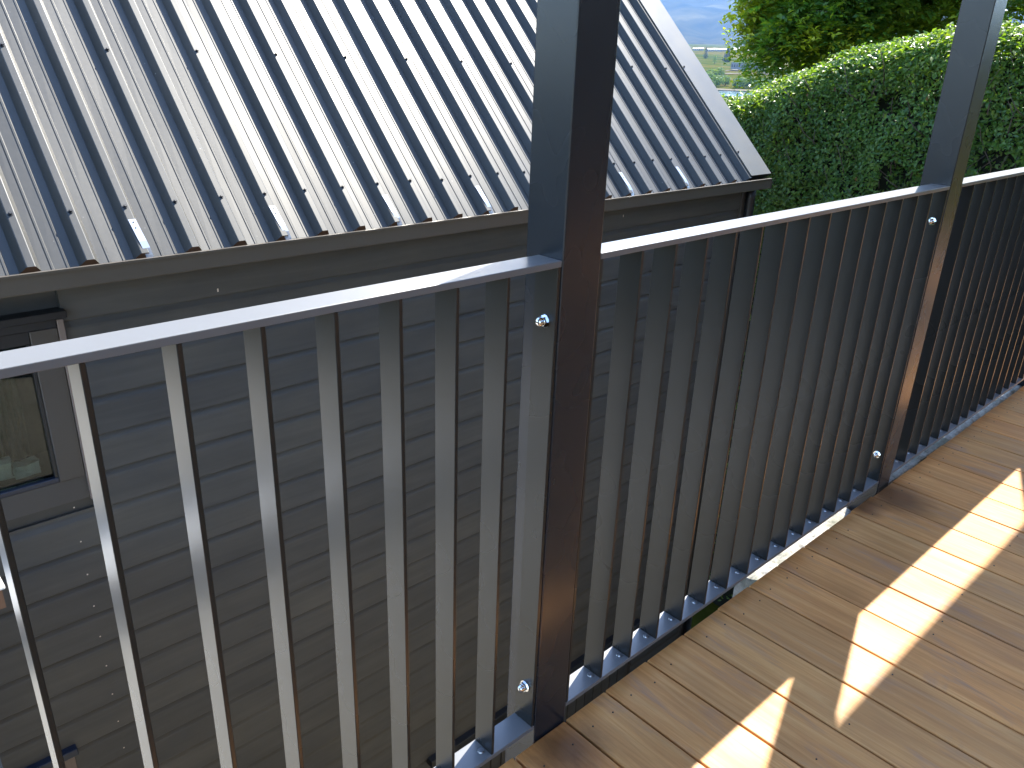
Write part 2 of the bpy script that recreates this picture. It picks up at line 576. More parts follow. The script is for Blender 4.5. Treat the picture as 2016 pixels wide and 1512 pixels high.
# ------------------------------------------------------------------ deck
GAPS = [0.832, 0.979, 1.107, 1.254, 1.398, 1.546, 1.693, 1.842, 1.990, 2.140, 2.290, 2.442, 2.594, 2.742, 2.891, 3.039, 3.184, 3.331, 3.478]
xs = GAPS[:]
while xs[0] > -0.9: xs.insert(0, xs[0] - 0.147)
while xs[-1] < 7.6: xs.append(xs[-1] + 0.1478)
deck = tag(empty('deck', (0, 0, 0)), kind='structure')
nail_me = None
def make_nail():
    bm = bmesh.new()
    bmesh.ops.create_cone(bm, cap_ends=True, segments=8, radius1=0.0021, radius2=0.0018, depth=0.0016)
    return bm_mesh(bm, 'nail')
nail_me = make_nail(); nail_me.materials.append(M['nail'])
rb = random.Random(3)
for i in range(len(xs) - 1):
    a, b = xs[i] + 0.0028, xs[i + 1] - 0.0028
    ye = 0.002 + rb.uniform(-0.0025, 0.002)
    if 0.83 < a < 1.0: ye = 0.0015
    dz = rb.uniform(-0.0008, 0.0006)
    bd = box('deck_board', a, b, -3.0, ye, -0.028 + dz, dz, M['wood'], deck, 0.0022, 2)
    if a > 0.2 and b < 6:
        for yy in (-0.048, -0.40, -0.85):
            for fx in (0.24, 0.77):
                if rb.random() < (0.05 if yy > -0.1 else 0.4): continue
                nl = link('nail', nail_me, None, bd)
                nl.location = (a + (b - a) * fx + rb.uniform(-0.006, 0.006), yy + rb.uniform(-0.008, 0.008), dz + 0.0006)
for yy in (-0.06, -0.42, -0.87, -1.4, -2.0, -2.7):
    box('joist', -0.9, 7.6, yy - 0.022, yy + 0.022, -0.18, -0.030, M['timber'], deck)

# ------------------------------------------------------------------ posts, railing panels
PW = 0.091
POSTS = [-0.706, 0.891, 2.486, 4.083]
post_lab = ['charcoal square verandah post at the near left end of the railing',
            'charcoal square verandah post in the middle between the two nearest railing panels',
            'charcoal square verandah post in front of the hedge, right of the picture',
            'charcoal square verandah post at the far right end of the railing']
FY = 0.005
post_me = box_mesh('post_shaft', 0, PW, 0, 0.085, -0.35, 2.42, 0.003, 3); post_me.materials.append(M['post'])
foot_me = box_mesh('post_base_plate', -0.02, PW + 0.02, 0.03, 0.11, -0.362, -0.352, 0.001, 1); foot_me.materials.append(M['zinc'])
for x, lb in zip(POSTS, post_lab):
    p = tag(empty('verandah_post', (x, FY, 0)), lb, 'post', 'verandah posts along the railing')
    link('post_shaft', post_me, None, p)
    link('base_plate', foot_me, None, p)

def dome_nut_mesh():
    bm = bmesh.new()
    bmesh.ops.create_cone(bm, cap_ends=True, segments=24, radius1=0.0118, radius2=0.0118, depth=0.0022, matrix=Matrix.Translation((0, 0, 0.0011)))
    bmesh.ops.create_cone(bm, cap_ends=True, segments=6, radius1=0.0098, radius2=0.0098, depth=0.0062, matrix=Matrix.Translation((0, 0, 0.0053)))
    seg = 20
    prof = [(0.0078, 0.0084), (0.0080, 0.0120), (0.0072, 0.0150), (0.0052, 0.0173), (0.0026, 0.0184), (0.0, 0.0187)]
    rings = []
    for r, z in prof[:-1]:
        rings.append([bm.verts.new((r * math.cos(2 * math.pi * k / seg), r * math.sin(2 * math.pi * k / seg), z)) for k in range(seg)])
    top = bm.verts.new((0, 0, prof[-1][1]))
    for a, b in zip(rings, rings[1:]):
        for k in range(seg):
            f = bm.faces.new((a[k], a[(k + 1) % seg], b[(k + 1) % seg], b[k])); f.smooth = True
    for k in range(seg):
        f = bm.faces.new((rings[-1][k], rings[-1][(k + 1) % seg], top)); f.smooth = True
    bmesh.ops.rotate(bm, verts=bm.verts, matrix=Matrix.Rotation(R(-90), 3, 'Y'))   # point to -X
    return bm_mesh(bm, 'dome_nut')
nut_me = dome_nut_mesh(); nut_me.materials.append(M['steel'])

def weld_mesh():
    bm = bmesh.new()
    bmesh.ops.create_cone(bm, cap_ends=True, segments=14, radius1=0.0076, radius2=0.0060, depth=0.0030, matrix=Matrix.Translation((0, 0, 0.0015)))
    bmesh.ops.create_cone(bm, cap_ends=True, segments=6, radius1=0.0026, radius2=0.0026, depth=0.0012, matrix=Matrix.Translation((0, 0, 0.0034)))
    return bm_mesh(bm, 'screw')
screw_me = weld_mesh(); screw_me.materials.append(M['zinc'])

RD = 0.052   # rail depth
TB = 0.0065  # bar thickness
bal_me = box_mesh('baluster', -TB / 2, TB / 2, 0.0012, RD - 0.0012, 0.0405, 0.9895, 0.0008, 1); bal_me.materials.append(M['coat'])
pan_lab = ['charcoal railing panel nearest the camera, left of the middle post',
           'charcoal railing panel between the middle post and the post before the hedge',
           'charcoal railing panel running out of the picture at the far right']
def build_panel(xa, xb, bals, lb):
    p = tag(empty('railing_panel', (xa, FY + 0.001, 0)), lb, 'railing', 'railing panels between the posts')
    L = xb - xa
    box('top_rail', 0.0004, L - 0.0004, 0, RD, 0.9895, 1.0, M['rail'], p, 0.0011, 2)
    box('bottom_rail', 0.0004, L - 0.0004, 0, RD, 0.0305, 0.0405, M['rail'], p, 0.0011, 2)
    for x in (0.0010, L - 0.0080):
        box('end_bar', x, x + 0.0070, 0.0008, RD - 0.0008, 0.0407, 0.9893, M['coat'], p, 0.0008, 1)
    for x in bals:
        b = link('baluster', bal_me, None, p, (x - xa, 0, 0))
        s = link('screw', screw_me, None, b, (-0.012, 0.0225, 0.0402))
        s.rotation_euler = (0, 0, random.uniform(0, 3))
    for z in (0.897, 0.133):
        link('dome_nut', nut_me, None, p, (L - 0.0082, 0.0235, z))
    return p
pairs = [(POSTS[i] + PW + 0.0006, POSTS[i + 1] - 0.0006) for i in range(3)]
build_panel(*pairs[0], [0.7790 - 0.0977 * k for k in range(14)], pan_lab[0])
build_panel(*pairs[1], [1.0960 + 0.0980 * k for k in range(14)], pan_lab[1])
build_panel(*pairs[2], [2.6910 + 0.0980 * k for k in range(14)], pan_lab[2])

# ------------------------------------------------------------------ verandah roof and house behind
vr = tag(empty('verandah_roof', (0, 0, 2.42)), 'flat verandah roof with fascia and gutter carried by the charcoal posts', 'roof')
box('beam', -2.2, 7.6, 0.006, 0.088, 0.001, 0.18, M['post'], vr)
box('soffit', -2.2, 7.6, -1.9, 0.18, 0.185, 0.20, M['soffit'], vr)
box('roof_deck', -2.2, 7.6, -1.9, 0.18, 0.205, 0.26, M['flash'], vr)
box('gutter', -2.25, 7.65, 0.182, 0.2485, 0.030, 0.27, M['gutter'], vr, 0.003, 2)
box('rear_beam', -2.2, 7.6, -1.88, -1.80, 0.001, 0.18, M['post'], vr)
for x in (-2.1, 2.6, 7.4):
    box('rear_post', x, x + 0.09, -1.885, -1.797, -2.418, -0.0005, M['post'], vr)
hw = tag(empty('house_wall', (0, -3.06, 0)), 'dark boarded house wall at the back of the deck', 'wall')
for k in range(17):
    z = -0.3 + k * 0.17
    box('cladding_board', -0.95, 7.6, -0.02 - 0.02, 0.0, z, z + 0.166, M['house'], hw)

# ------------------------------------------------------------------ garage
G = tag(empty('garage', (0, 0, 0)), 'dark grey weatherboard garage with steep ribbed steel roof below the deck', 'garage')
WY = 2.40
GX0, GX1 = 0.16, 5.36
EY, EZ = 2.255, 0.548           # eave line of the pans
RIDGE_Y = 5.30
SL = (RIDGE_Y - EY) * math.sqrt(2)
q = math.sqrt(0.5)
# weatherboards
WIN = (0.22, 0.70, -0.42, 0.356)        # x0,x1,z0,z1
DOOR = (2.40, 4.60, -5.1, -3.13)
LOW = (0.20, 0.42, -2.9, -1.63)
zt = 0.50
pitch = 0.163
zlap = [-0.010 - pitch * k for k in range(-3, 32)]
def board_mesh(x0, x1, zb, ztop):
    zl = zb + pitch
    prof = [(WY + 0.004, ztop), (WY - 0.008, ztop), (WY - 0.008, zl - 0.004), (WY - 0.0105, zl - 0.013), (WY - 0.0145, zl - 0.021),
            (WY - 0.0185, zl - 0.029), (WY - 0.0205, zl - 0.040), (WY - 0.0265, zb + 0.004), (WY - 0.023, zb), (WY + 0.004, zb)]
    if ztop < zl: prof = [(WY + 0.004, ztop), (WY - 0.0225, ztop), (WY - 0.026, zb + 0.004), (WY - 0.023, zb), (WY + 0.004, zb)]
    return extrude_profile('weatherboard', prof, 'X', x0, x1)
def spans(zb, ztop):
    sp = [(GX0, GX1 - 0.05)]
    for (a, b, c, d) in (WIN, DOOR, LOW):
        lo, hi = c, d
        if zb < hi - 0.02 and ztop > lo + 0.02:
            ns = []
            for (s, e) in sp:
                if b <= s or a >= e: ns.append((s, e)); continue
                if a > s: ns.append((s, a))
                if b < e: ns.append((b, e))
            sp = ns
    return sp
for zb in zlap:
    ztop = min(zb + pitch + 0.012, 0.52)
    if ztop - zb < 0.03: continue
    for (s, e) in spans(zb, ztop):
        link('weatherboard', board_mesh(s, e, zb + 0.0035, ztop), M['weather'], G)
box('wall_lining', GX0, WIN[0] , WY + 0.006, WY + 0.10, -5.2, 0.55, M['weather'], G)
box('wall_lining', WIN[1], GX1 - 0.06, WY + 0.006, WY + 0.10, -5.2, 0.55, M['weather'], G)
box('wall_lining', WIN[0] + .001, WIN[1] - .001, WY + 0.006, WY + 0.10, -5.2, WIN[2], M['weather'], G)
box('wall_lining', WIN[0] + .001, WIN[1] - .001, WY + 0.006, WY + 0.10, WIN[3], 0.55, M['weather'], G)
box('corner_board', GX1 - 0.050, GX1 + 0.012, WY - 0.034, WY + 0.10, -5.15, 0.50, M['weather'], G, 0.002, 1)
# gable end walls
def gable(x):
    prof = [(WY + 0.11, -5.15), (8.15, -5.15), (8.15, 0.5), (RIDGE_Y, 3.42), (WY + 0.11, 0.56)]
    return extrude_profile('gable_wall', prof, 'X', x - 0.06, x)
link('gable_wall', gable(GX1 - 0.005), M['weather'], G)
link('gable_wall', gable(GX0 + 0.06), M['weather'], G)
box('soffit_board', GX0, GX1 + 0.05, 2.325, WY + 0.02, 0.500, 0.512, M['black'], G)
box('fascia', GX0, GX1 + 0.05, 2.312, 2.332, 0.47, 0.58, M['gutter'], G)
# putty spots over the nails: one column on the boards
for zb in zlap:
    if -2.6 < zb < -0.45:
        k = (zb + 0.45) / pitch
        xx = 0.618 + 0.006 * math.sin(zb * 40)
        s = box_mesh('nail_putty', -0.0028, 0.0028, -0.0008, 0.0008, -0.0030, 0.0030, 0.0006, 1); s.materials.append(M['putty'])
        link('nail_putty', s, None, G, (xx, WY - 0.0262, zb + 0.045))
for (xx, zz) in ((1.30, 0.345), (0.95, 0.53), (1.12, -1.98), (1.10, -2.42), (1.11, -2.49), (3.95, 0.40)):
    s = box_mesh('paint_fleck', -0.003, 0.003, -0.0008, 0.0008, -0.007, 0.007, 0.0006, 1); s.materials.append(M['putty'])
    link('paint_fleck', s, None, G, (xx, WY - 0.0275, zz))

# roof sheets: built flat (x across, s up the slope, h normal) and tilted by 45 degrees
def roof_pt(x, s, h):
    return Vector((x, EY + s * q - h * q, EZ + s * q + h * q))
RP = 0.1899
RIB0 = 0.603
RH = 0.036
def rib_profile(xc):
    return [(xc - 0.034, 0.0), (xc - 0.0145, RH - 0.0015), (xc - 0.0115, RH), (xc + 0.0115, RH), (xc + 0.0145, RH - 0.0015), (xc + 0.034, 0.0)]
def swage(xc):
    return [(xc - 0.0065, 0.0), (xc - 0.003, 0.0024), (xc + 0.003, 0.0024), (xc + 0.0065, 0.0)]
def sheet_mesh(k0, n, x_end=None):
    prof = []
    for k in range(k0, k0 + n + 1):
        xc = RIB0 + RP * k
        if k > k0 or True:
            prof += rib_profile(xc)
        if k < k0 + n:
            prof += swage(xc + RP * 0.37) + swage(xc + RP * 0.63)
    jit = 0.0
    segs = 14
    V, F = [], []
    rr = random.Random(k0 + 50)
    ph = rr.uniform(0, 6)
    lift = 0.0012 if (k0 // 4) % 2 else 0.0
    for i in range(segs + 1):
        s = SL * i / segs
        for (x, h) in prof:
            wob = 0.0015 * math.sin(x * 21 + s * 2.3 + ph) if h < 0.01 else 0.0
            V.append(roof_pt(x, s, h + lift + wob))
    n_ = len(prof)
    for i in range(segs):
        for j in range(n_ - 1):
            F.append((i * n_ + j, i * n_ + j + 1, (i + 1) * n_ + j + 1, (i + 1) * n_ + j))
    me = bpy.data.meshes.new('roof_sheet'); me.from_pydata(V, [], F)
    return me
def rscrew_mesh():
    bm = bmesh.new()
    bmesh.ops.create_cone(bm, cap_ends=True, segments=12, radius1=0.0085, radius2=0.0085, depth=0.0025, matrix=Matrix.Translation((0, 0, 0.0012)))
    bmesh.ops.create_cone(bm, cap_ends=True, segments=6, radius1=0.0058, radius2=0.0052, depth=0.0065, matrix=Matrix.Translation((0, 0, 0.0055)))
    bmesh.ops.rotate(bm, verts=bm.verts, matrix=Matrix.Rotation(R(45), 3, 'X'))
    return bm_mesh(bm, 'roof_screw')
rs_me = rscrew_mesh(); rs_me.materials.append(M['black'])
for g in range(-1, 6):
    k0 = g * 4
    sh = link('roof_sheet', sheet_mesh(k0, 4), M['roof'], G)
    for k in range(k0, k0 + 4):
        xc = RIB0 + RP * k
        rows = [(0.215, True), (0.99, k % 2 == 1), (1.77, k % 2 == 1)]
        for s, ok in rows:
            if ok and -0.6 < xc < 5.1:
                o = link('roof_screw', rs_me, None, sh)
                o.location = roof_pt(xc - 0.001, s + random.uniform(-0.006, 0.006), RH + 0.001)
# far slope of the roof
me = bpy.data.meshes.new('rear_roof')
a = roof_pt(0, SL, 0)
me.from_pydata([(GX0 - 0.1, a.y, a.z), (5.44, a.y, a.z), (5.44, a.y + 3.1, a.z - 3.1), (GX0 - 0.1, a.y + 3.1, a.z - 3.1)], [], [(0, 1, 2, 3)])
link('rear_roof', me, M['roof'], G)
# ridge cap
rc = [(-0.16, -0.12), (0.0, 0.045), (0.16, -0.12), (0.15, -0.135), (0.0, 0.025), (-0.15, -0.135)]
link('ridge_cap', extrude_profile('ridge_cap', [(a.y + y, a.z + z + 0.02) for y, z in rc], 'X', GX0 - 0.1, 5.45), M['flash'], G)
# verge flashing
vx0, vx1 = 5.165, 5.432
prof = [(vx0, 0.004), (vx0 + 0.004, RH + 0.010), (vx1, RH + 0.010), (vx1 + 0.001, -0.16), (vx1 - 0.012, -0.16), (vx1 - 0.012, RH + 0.004), (vx0 + 0.010, RH + 0.004), (vx0 + 0.010, 0.004)]
V, F = [], []
for s in (0.012, SL):
    for (x, h) in prof: V.append(roof_pt(x, s, h))
n_ = len(prof)
for j in range(n_):
    F.append((j, (j + 1) % n_, n_ + (j + 1) % n_, n_ + j))
F.append(tuple(range(n_))); F.append(tuple(range(2 * n_ - 1, n_ - 1, -1)))
me = bpy.data.meshes.new('verge_flashing'); me.from_pydata(V, [], F)
vf = link('verge_flashing', me, M['flash'], G)
for s in (0.22, 1.0, 1.78):
    o = link('roof_screw', rs_me, None, vf); o.location = roof_pt(vx0 + 0.022, s, RH + 0.0105)
V = [roof_pt(x, s, h) for s in (0.014, 0.03) for (x, h) in ((vx0 + 0.011, 0.0), (vx1 - 0.013, 0.0), (vx1 - 0.013, RH + 0.003), (vx0 + 0.011, RH + 0.003))]
me = bpy.data.meshes.new('verge_end_cap'); me.from_pydata(V, [], [(0, 1, 2, 3), (7, 6, 5, 4), (0, 4, 5, 1), (1, 5, 6, 2), (2, 6, 7, 3), (3, 7, 4, 0)])
link('verge_end_cap', me, M['black'], vf)
# end caps of the ribs (closed ends seen from the deck)
def cap_mesh(xc):
    pr = rib_profile(0)
    V = [roof_pt(xc + x, 0.001, h) for x, h in pr]
    me = bpy.data.meshes.new('rib_end'); me.from_pydata(V, [], [tuple(range(len(pr)))])
    return me
for k in range(-3, 24):
    link('rib_end', cap_mesh(RIB0 + RP * k), M['timber'], G)
# gutter: open box with rolled lip
GY0, GY1, GZ0, GZ1 = 2.196, 2.311, 0.487, 0.560
gp = [(GY0, GZ0 + 0.004), (GY0 + 0.004, GZ0), (GY1, GZ0), (GY1, GZ1), (GY1 - 0.0025, GZ1), (GY1 - 0.0025, GZ0 + 0.003), (GY0 + 0.006, GZ0 + 0.003),
      (GY0 + 0.0025, GZ0 + 0.006), (GY0 + 0.0025, GZ1 - 0.0045), (GY0 + 0.011, GZ1 - 0.0045), (GY0 + 0.011, GZ1), (GY0 - 0.005, GZ1), (GY0 - 0.005, GZ1 - 0.009), (GY0, GZ1 - 0.009)]
gt = link('gutter', extrude_profile('gutter', gp, 'X', GX0 - 0.1, 5.392), M['gutter'], G)
box('gutter_end', 5.3925, 5.3955, GY0 - 0.004, GY1, GZ0, GZ1 - 0.001, M['gutter'], gt)
# straps from a rib down to the gutter lip
for k in (-1, 2, 5, 8, 11, 14, 17, 20):
    xc = RIB0 + RP * k
    pts = []
    for i, (s, h) in enumerate([(0.150, RH + 0.0022), (0.118, RH + 0.0025), (0.085, RH + 0.0022), (0.050, RH + 0.0022), (0.020, RH - 0.001), (-0.006, 0.026), (-0.046, 0.008)]):
        pts.append((s, h))
    V, F = [], []
    for i, (s, h) in enumerate(pts):
        drift = 0.016 * (i / (len(pts) - 1)) ** 1.3
        wd = 0.0135
        for sx in (-1, 1):
            for dh in (0, 0.0016):
                V.append(roof_pt(xc + 0.002 + drift + sx * wd, s, h + dh))
    for i in range(len(pts) - 1):
        b0, b1 = i * 4, i * 4 + 4
        F += [(b0 + 1, b0 + 3, b1 + 3, b1 + 1), (b0, b1, b1 + 2, b0 + 2), (b0, b0 + 1, b1 + 1, b1), (b0 + 2, b1 + 2, b1 + 3, b0 + 3)]
    F += [(0, 2, 3, 1), (len(V) - 4, len(V) - 3, len(V) - 1, len(V) - 2)]
    me = bpy.data.meshes.new('gutter_strap'); me.from_pydata(V, [], F)
    st = link('gutter_strap', me, M['strap'], gt)
    for s in (0.136, 0.110):
        o = link('rivet', rs_me, None, st); o.location = roof_pt(xc + 0.003, s, RH + 0.0035); o.scale = (0.36,) * 3
# downpipe and timber bracket at the corner
dp = link('downpipe', tube_mesh('downpipe', [(5.372, 2.335, 0.487), (5.372, 2.335, 0.40), (5.372, 2.335, -5.1)], [0.036] * 3, 16), M['black'], G)
box('pipe_clip', 5.33, 5.415, 2.296, 2.372, 0.10, 0.125, M['black'], dp)
box('barge_board', 5.392, 5.418, 2.37, 2.62, 0.30, 0.545, M['timber'], G, 0.002, 1)

# window
wd = link('window', box_mesh('window', 0, 0.001, 0, 0.001, 0, 0.001), M['frame'], G)
wd.data = extrude_profile('window', [(WY - 0.038, WIN[2] + 0.001), (WY + 0.05, WIN[2] + 0.001), (WY + 0.05, WIN[2] + 0.095), (WY - 0.026, WIN[2] + 0.095)], 'X', WIN[0] + 0.03, WIN[1] - 0.025)
wd.data.materials.append(M['frame'])
box('frame_side', WIN[1] - 0.118, WIN[1] - 0.024, WY - 0.032, WY + 0.05, WIN[2] + 0.0955, WIN[3] - 0.052, M['frame'], wd, 0.003, 1)
box('frame_side', WIN[0] + 0.004, WIN[0] + 0.04, WY - 0.032, WY + 0.05, WIN[2] + 0.0955, WIN[3] - 0.052, M['frame'], wd, 0.003, 1)
box('frame_head', WIN[0] + 0.024, WIN[1] - 0.024, WY - 0.032, WY + 0.05, WIN[3] - 0.0515, WIN[3] - 0.012, M['black'], wd, 0.003, 1)
box('scriber', WIN[1] - 0.0235, WIN[1] - 0.001, WY - 0.042, WY + 0.004, WIN[2] - 0.012, WIN[3] - 0.020, M['frame_light'], wd, 0.002, 1)
box('head_flashing', WIN[0] - 0.01, WIN[1] + 0.010, WY - 0.060, WY + 0.004, WIN[3] - 0.014, WIN[3] + 0.016, M['black'], wd, 0.003, 1)
sx1 = WIN[1] - 0.1185; sz0 = WIN[2] + 0.096; sz1 = WIN[3] - 0.052; sx0 = WIN[0] + 0.0405
box('sash_bottom', sx0, sx1, WY - 0.028, WY + 0.02, sz0, sz0 + 0.020, M['navy'], wd, 0.002, 1)
box('sash_top', sx0, sx1, WY - 0.024, WY + 0.02, sz1 - 0.05, sz1, M['black'], wd, 0.002, 1)
box('sash_side', sx1 - 0.012, sx1 - 0.0005, WY - 0.024, WY + 0.02, sz0 + 0.0205, sz1 - 0.0505, M['black'], wd, 0.001, 1)
box('sash_side', sx0 + 0.0005, sx0 + 0.012, WY - 0.024, WY + 0.02, sz0 + 0.0205, sz1 - 0.0505, M['black'], wd, 0.001, 1)
box('pane', sx0 + 0.0125, sx1 - 0.0125, WY - 0.004, WY + 0.001, sz0 + 0.0205, sz1 - 0.0505, M['glass'], wd)
# room behind the glass
rm = box('room_lining', WIN[0] - 0.3, WIN[1] + 0.3, WY + 0.9, WY + 0.92, -0.9, 0.5, M['house'], G)
cv, cf = [], []
for i in range(61):
    x = sx0 + 0.03 + (sx1 - 0.06 - sx0) * i / 60
    yy = WY + 0.24 + 0.018 * math.sin(i * 1.15) + 0.006 * math.sin(i * 2.9)
    cv += [(x, yy, sz1 - 0.06), (x, yy + 0.01 * math.sin(i * 0.7), sz0 + 0.02)]
for i in range(60): cf.append((2 * i, 2 * i + 2, 2 * i + 3, 2 * i + 1))
me = bpy.data.meshes.new('curtain'); me.from_pydata(cv, [], cf)
for p in me.polygons: p.use_smooth = True
tag(link('curtain', me, M['curtain']), 'pale green curtain hanging behind the garage window glass', 'curtain')
# added pale blocks on the inside ledge, standing in for a sunlit reflection
box('window_ledge', WIN[0] + 0.05, WIN[1] - 0.05, WY + 0.052, WY + 0.26, sz0 - 0.03, sz0 + 0.012, M['frame'], wd)
for k, (sx, sw, sh2) in enumerate(((0.40, 0.10, 0.075), (0.50, 0.085, 0.05), (0.31, 0.09, 0.06))):
    bm = bmesh.new(); bmesh.ops.create_cube(bm, size=1)
    bmesh.ops.subdivide_edges(bm, edges=bm.edges, cuts=2, use_grid_fill=True)
    for v in bm.verts:
        v.co += Vector((random.uniform(-.08, .08), random.uniform(-.08, .08), random.uniform(-.10, .10)))
        v.co = Vector((v.co.x * sw, v.co.y * 0.06, v.co.z * sh2))
    o = link('stone', bm_mesh(bm, 'stone'), M['stone'], None, (sx, WY + 0.11 - 0.012 * k, sz0 + 0.013 + sh2 * 0.55))
    tag(o, ['pale rough stone, tallest of those on the window ledge', 'flat pale stone at the right end of the window ledge', 'pale rough stone at the left of the window ledge'][k], 'stone')

# lower window head and boarded door with head flashing
lw = box('lower_window', LOW[0], LOW[1], WY - 0.02, WY + 0.05, LOW[2], LOW[2] + 0.08, M['frame'], G)
box('head_flashing', LOW[0] - 0.01, LOW[1] + 0.012, WY - 0.062, WY + 0.004, LOW[3] - 0.012, LOW[3] + 0.026, M['navy'], lw, 0.003, 1)
box('frame_side', LOW[1] - 0.07, LOW[1] - 0.002, WY - 0.03, WY + 0.05, LOW[2] + 0.081, LOW[3] - 0.014, M['frame_light'], lw)
box('frame_head', LOW[0], LOW[1] - 0.071, WY - 0.03, WY + 0.05, LOW[3] - 0.06, LOW[3] - 0.014, M['frame_light'], lw)
box('pane', LOW[0], LOW[1] - 0.071, WY - 0.004, WY + 0.004, LOW[2] + 0.081, LOW[3] - 0.061, M['far_win'], lw)
dr = box('boarded_door', DOOR[0] + 0.06, DOOR[1] - 0.06, WY + 0.002, WY + 0.005, DOOR[2], DOOR[3] - 0.05, M['black'], G)
box('head_flashing', DOOR[0] - 0.02, DOOR[1] + 0.02, WY - 0.075, WY + 0.004, DOOR[3] - 0.016, DOOR[3] + 0.040, M['black'], dr, 0.003, 1)
box('door_head', DOOR[0], DOOR[1], WY - 0.034, WY + 0.02, DOOR[3] - 0.052, DOOR[3] - 0.018, M['frame_light'], dr)
x = DOOR[0] + 0.06
while x < DOOR[1] - 0.1:
    box('door_board', x, x + 0.092, WY - 0.016, WY + 0.0015, DOOR[2], DOOR[3] - 0.053, M['weather'], dr)
    x += 0.104

# ------------------------------------------------------------------ white canopy on the left, concrete kerb under the railing
cp = tag(empty('wall_canopy', (0, 1.9, -0.4)), 'white topped canopy on brown timber frame at the left edge', 'canopy')
box('canopy_sheet', -0.6, 0.04, -0.20, 0.10, 0.0, 0.012, M['white'], cp, 0.003, 1)
box('canopy_end', 0.0405, 0.272, -0.03, 0.10, 0.0, 0.012, M['white'], cp, 0.003, 1)
box('canopy_frame', -0.58, 0.03, -0.19, -0.15, -0.075, -0.001, M['timber'], cp)
box('canopy_frame', -0.58, 0.262, -0.02, 0.025, -0.075, -0.001, M['timber'], cp)
for x in (0.235,):
    link('bracket', tube_mesh('bracket', [(x, 0.485, -0.42), (x, 0.36, -0.37), (x, 0.20, -0.22), (x, 0.10, -0.05)], [0.011] * 4, 8), M['white'], cp)
    box('bracket_arm', x - 0.012, x + 0.012, 0.0855, 0.478, -0.06, -0.03, M['white'], cp)

def kerb(xa, xb, z, seed):
    rr = random.Random(seed)
    V, F = [], []
    n = max(4, int((xb - xa) / 0.03))
    prof = [(0.008, -0.6), (0.010, 0), (0.030, 0.002), (0.055, 0.001), (0.085, 0.0), (0.13, -0.004), (0.135, -0.6)]
    for i in range(n + 1):
        x = xa + (xb - xa) * i / n
        for j, (y, dz) in enumerate(prof):
            V.append((x, y + rr.uniform(-.004, .004), (z + dz + rr.uniform(-.007, .007)) if dz > -0.5 else z + dz))
    m_ = len(prof)
    for i in range(n):
        for j in range(m_ - 1):
            F.append((i * m_ + j, (i + 1) * m_ + j, (i + 1) * m_ + j + 1, i * m_ + j + 1))
    F.append(tuple(range(m_))); F.append(tuple(range((n + 1) * m_ - 1, n * m_ - 1, -1)))
    me = bpy.data.meshes.new('concrete_kerb'); me.from_pydata(V, [], F)
    return me
for (xa, xb, z, lb) in ((1.86, 2.475, -0.098, 'sunlit pale rough concrete kerb under the railing left of the far post'),
                        (2.60, 3.02, -0.014, 'blue grey rough concrete kerb under the railing right of the far post'),
                        (3.03, 4.06, -0.024, 'mossy dark concrete kerb under the far right railing panel')):
    tag(link('concrete_kerb', kerb(xa, xb, z, int(xa * 100)), M['concrete']), lb, 'kerb', 'concrete kerbs below the railing')

